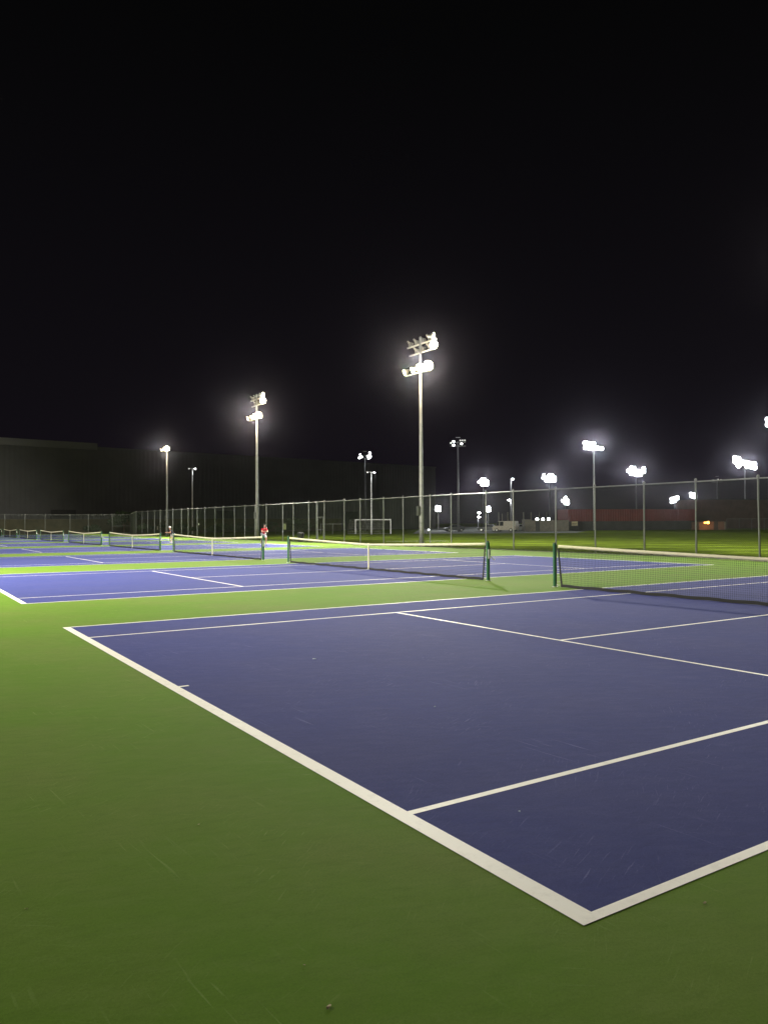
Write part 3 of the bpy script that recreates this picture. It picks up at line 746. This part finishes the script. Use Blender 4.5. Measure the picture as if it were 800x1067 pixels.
vehicle('white_van', 'white panel van parked on the far car park beside the bare posts', 'van', 526.5, 153, -.55, mat('van_paint', (.40, .37, .28), .5, coat=.2), vanp, 4.8, 1.9, (1.15, 2.1, [(-1.7, -1.0, -.95, -1.28), (-.85, -.1, -.1, -.85)]), .34)
carp = [(-2.1, .3), (-2.15, .65), (-1.9, .78), (-1.1, .92), (-.55, 1.38), (-.2, 1.46), (.9, 1.44), (1.5, 1.05), (2.05, .95), (2.1, .4), (1.7, .26), (-1.7, .26)]
cg = (.94, 1.46, [(-.98, -.05, -.05, -.55), (.02, 1.2, .85, .02)])
vehicle('parked_car', 'dark car parked left of the lit strip of car park', 'car', 473, 160, .2, mat('dark_car_paint', (.07, .075, .08), .3, coat=.6), carp, 4.2, 1.72, cg, .31, group='cars beyond the grass pitch')
vehicle('parked_car', 'dark hatchback parked close to the left of the white van', 'car', 508.5, 160, -.3, mat('black_car_paint', (.025, .027, .03), .3, coat=.6), carp, 4.2, 1.72, cg, .31, group='cars beyond the grass pitch')
vehicle('parked_car', 'pale grey car half hidden between the white van and the block shed', 'car', 541.5, 163, .5, mat('grey_car_paint', (.30, .32, .31), .35, coat=.5), carp, 4.2, 1.72, cg, .31, group='cars beyond the grass pitch')

# ------------------------------------------------------------------ players
def skin(name, verts, edges, M, parent, root=0, sub=2):
    me = bpy.data.meshes.new(name); me.from_pydata([v[:3] for v in verts], edges, []); me.update()
    o = bpy.data.objects.new(name, me); COL.objects.link(o); me.materials.append(M)
    o.modifiers.new('skin', 'SKIN').use_smooth_shade = True
    for i, v in enumerate(verts):
        s = me.skin_vertices[0].data[i]; r = v[3] if isinstance(v[3], tuple) else (v[3], v[3]); s.radius = r; s.use_root = (i == root)
    u = o.modifiers.new('sub', 'SUBSURF'); u.levels = sub; u.render_levels = sub
    o.parent = parent; return o
def player(label, loc, rz, H, shirtM, shortM, capM, lean, crouch, cap):
    t = thing('person', label, 'person', loc, rz, 'players on the far half of the courts'); k = H/1.75
    hipz = .92-crouch; hx = -.08*crouch*4
    sx, sz = hx+math.sin(lean)*.50, hipz+math.cos(lean)*.50
    V = []; E = []
    def v(x, y, z, r): V.append((x*k, y*k, z*k, tuple(q*k for q in r) if isinstance(r, tuple) else r*k)); return len(V)-1
    pel = v(hx, 0, hipz, (.12, .15)); wst = v((hx*2+sx)/3, 0, (hipz*2+sz)/3, (.11, .13)); ch = v(hx+(sx-hx)*.78, 0, hipz+(sz-hipz)*.78, (.12, .165))
    nb = v(sx+.02, 0, sz+.05, .055); nk = v(sx+.05, 0, sz+.11, .052)
    hc = v(sx+.075, 0, sz+.19, (.085, .078)); ht = v(sx+.06, 0, sz+.30, (.075, .068))
    E += [(pel, wst), (wst, ch), (ch, nb), (nb, nk), (nk, hc), (hc, ht)]
    arms = []
    for s in (-1, 1):
        sh = v(sx, s*.18, sz-.03, .055); el = v(sx+.14, s*.27, sz-.28, .042); wr = v(sx+.36, s*.12, sz-.26, .028); hd = v(sx+.44, s*.07, sz-.24, (.035, .022)); fg = v(sx+.51, s*.05, sz-.26, (.028, .014)); th = v(sx+.46, s*.03, sz-.20, .011)
        E += [(ch, sh), (sh, el), (el, wr), (wr, hd), (hd, fg), (hd, th)]; arms.append((sh, el))
        hp = v(hx, s*.10, hipz-.04, .09); kn = v(.10+crouch*.4, s*.19, .49-crouch*.25, .058); an = v(-.03, s*.22, .09, .04); to = v(.15, s*.24, .035, (.045, .03)); he = v(-.07, s*.22, .04, .035)
        E += [(pel, hp), (hp, kn), (kn, an), (an, to), (an, he)]
    skin('body', V, E, SKIN, t)
    def scl(i, f): a = V[i]; r = a[3]; return (*a[:3], tuple(q*f for q in r) if isinstance(r, tuple) else r*f)
    # shirt
    SV = [scl(pel, 1.12), scl(wst, 1.16), scl(ch, 1.14)]; SE = [(0, 1), (1, 2)]
    nbv = V[nb]; SV.append((nbv[0]-.015*k, 0, nbv[2]-.02*k, .075*k)); SE.append((2, 3))
    for (sh, el) in arms:
        i = len(SV); SV.append(scl(sh, 1.35)); a, b = Vector(V[sh][:3]), Vector(V[el][:3]); m_ = a.lerp(b, .62); SV.append((*m_, .064*k)); SE += [(2, i), (i, i+1)]
    skin('shirt', SV, SE, shirtM, t)
    LV = [scl(pel, 1.16)]; LE = []
    off = [i for i, q in enumerate(V) if abs(q[2]/k-(hipz-.04)) < 1e-6]
    for hp in off:
        i = len(LV); a, b = Vector(V[hp][:3]), Vector(V[hp+1][:3]); LV.append(scl(hp, 1.2)); LV.append((*a.lerp(b, .75), .088*k)); LE += [(0, i), (i, i+1)]
    skin('shorts', LV, LE, shortM, t)
    h = Vector(V[hc][:3]); hh = Vector(V[ht][:3]); c = h.lerp(hh, .45)
    g = MB(); n_ = 12; rows = 6; vs = []
    for j in range(rows+1):
        ph = math.pi/2*j/rows*1.08
        for i in range(n_):
            a = 2*math.pi*i/n_; back = 1.0+.12*max(0, -math.cos(a))
            vs.append((c.x+(math.cos(a)*math.sin(ph)*.108*back-.012)*k, c.y+math.sin(a)*math.sin(ph)*.088*k, c.z+(math.cos(ph)*.115+.012-(.05*max(0, -math.cos(a)) if j == rows else 0))*k))
    g.add(vs, [(j*n_+i, j*n_+(i+1) % n_, (j+1)*n_+(i+1) % n_, (j+1)*n_+i) for j in range(rows) for i in range(n_)])
    if cap: g.add([(c.x+.08*k, -.06*k, c.z+.02*k), (c.x+.08*k, .06*k, c.z+.02*k), (c.x+.19*k, .045*k, c.z), (c.x+.19*k, -.045*k, c.z)], [(0, 1, 2, 3)])
    g.build('cap' if cap else 'hair', capM, t, smooth=True)
    f = MB(); f.lathe((c.x+.085*k, 0, c.z-.03*k), (1, 0, -.5), [(0, .018*k), (.02*k, .014*k), (.032*k, .005*k)], 8); f.build('nose', SKIN, t, smooth=True)
    for s in (-1, 1):
        f = MB(); f.lathe((c.x+.082*k, s*.032*k, c.z+.0), (1, 0, 0), [(0, .012*k), (.006*k, .008*k)], 8); f.build('eye', BLACK, t)
        f = MB(); f.lathe((-.03*k, s*.22*k, .0), (1, .08*s, 0), [(-.1*k, .03*k), (-.02*k, .055*k), (.14*k, .05*k), (.23*k, .03*k)], 10)
        for i_, q in enumerate(f.v): f.v[i_] = (q[0], q[1], max(.004, q[2]*.9+.045*k))
        f.build('shoe', CAPW, t, smooth=True)
    return t
pr_ = at(274.5, 60, .006); pw_ = at(179.5, 68, .006)
player('player in a red shirt standing behind the near post of the third net', pr_, YAW+math.pi+.5, 1.66, REDF, GRYF, HAIR, .35, .06, False)
player('crouching player in white cap and black shirt behind the third net\'s far post', pw_, YAW+math.pi-.8, 1.60, BLKF, GRYF, CAPW, .55, .12, True)

# ------------------------------------------------------------------ small litter on the court
def gpos(px, py, z=0.):
    d = FW + RT2*((px-400)/FPX) - UP2*((py-533.5)/FPX); t = (z-CAM.z)/d.z; return CAM+d*t
def scrap(px, py, s, M, label, name='dry_leaf', cat='leaf', z=.002, curl=.4):
    g = MB(); n_ = 7; top = []; 
    for i in range(n_):
        a = i/n_*6.283; rr_ = s*(.55+.45*random.random()); top.append((math.cos(a)*rr_, math.sin(a)*rr_*.6, s*curl*random.random()+.001))
    vs = top+[(x*.96, y*.96, max(z_-.0008, .0002)) for x, y, z_ in top]+[(0, 0, s*.25+.001), (0, 0, s*.25)]
    fs = [(i, (i+1) % n_, 2*n_) for i in range(n_)]+[(n_+(i+1) % n_, n_+i, 2*n_+1) for i in range(n_)]+[(i, n_+i, n_+(i+1) % n_, (i+1) % n_) for i in range(n_)]
    o = g.add(vs, fs).build(name, M); p = gpos(px, py); o.location = (p.x, p.y, z); o.rotation_euler.z = random.uniform(0, 6); tag(o, label, cat, 'litter on the court paint'); return o
TAN = mat('dry_leaf', (.45, .38, .20), .8, noise=.3, nscale=40); PALE = mat('pale_paper', (.45, .55, .62), .8)
scrap(342.5, 1051, .016, TAN, 'pale dry leaf on the green paint at the bottom of the photo')
scrap(317, 1007, .008, TAN, 'small straw-coloured leaf scrap above the bottom leaf')
scrap(327.5, 688, .045, PALE, 'pale blue scrap on the purple court near its far left corner', 'paper_scrap', 'scrap', .01, .25)
scrap(541, 848, .012, PALE, 'tiny pale fleck in the doubles alley of the nearest court', 'paper_scrap', 'scrap', .01)
scrap(453, 738, .018, PALE, 'tiny pale fleck on the open purple court left of centre', 'paper_scrap', 'scrap', .01)
scrap(207, 860, .010, TAN, 'tiny tan leaf crumb on the green paint left of the baseline')
scrap(27, 948, .009, TAN, 'tiny tan leaf crumb near the left edge of the photo')
scrap(734, 942, .012, TAN, 'tiny leaf crumb on the green paint right of the court corner')

# ------------------------------------------------------------------ haze volume, added to give the lamps bloom halos
HM = bpy.data.materials.new('halo_haze'); HM.use_nodes = True; n = HM.node_tree
for q in list(n.nodes):
    if q.type == 'BSDF_PRINCIPLED': n.nodes.remove(q)
v = n.nodes.new('ShaderNodeVolumePrincipled'); v.inputs['Color'].default_value = (.90, .82, .98, 1)
v.inputs['Density'].default_value = HAZE; v.inputs['Anisotropy'].default_value = HAZE_G
n.links.new(v.outputs[0], [q for q in n.nodes if q.type == 'OUTPUT_MATERIAL'][0].inputs['Volume'])
g = MB(); g.box(-910, 910, -910, 910, -1.4, 34)
tag(g.build('haze', HM), kind='stuff')
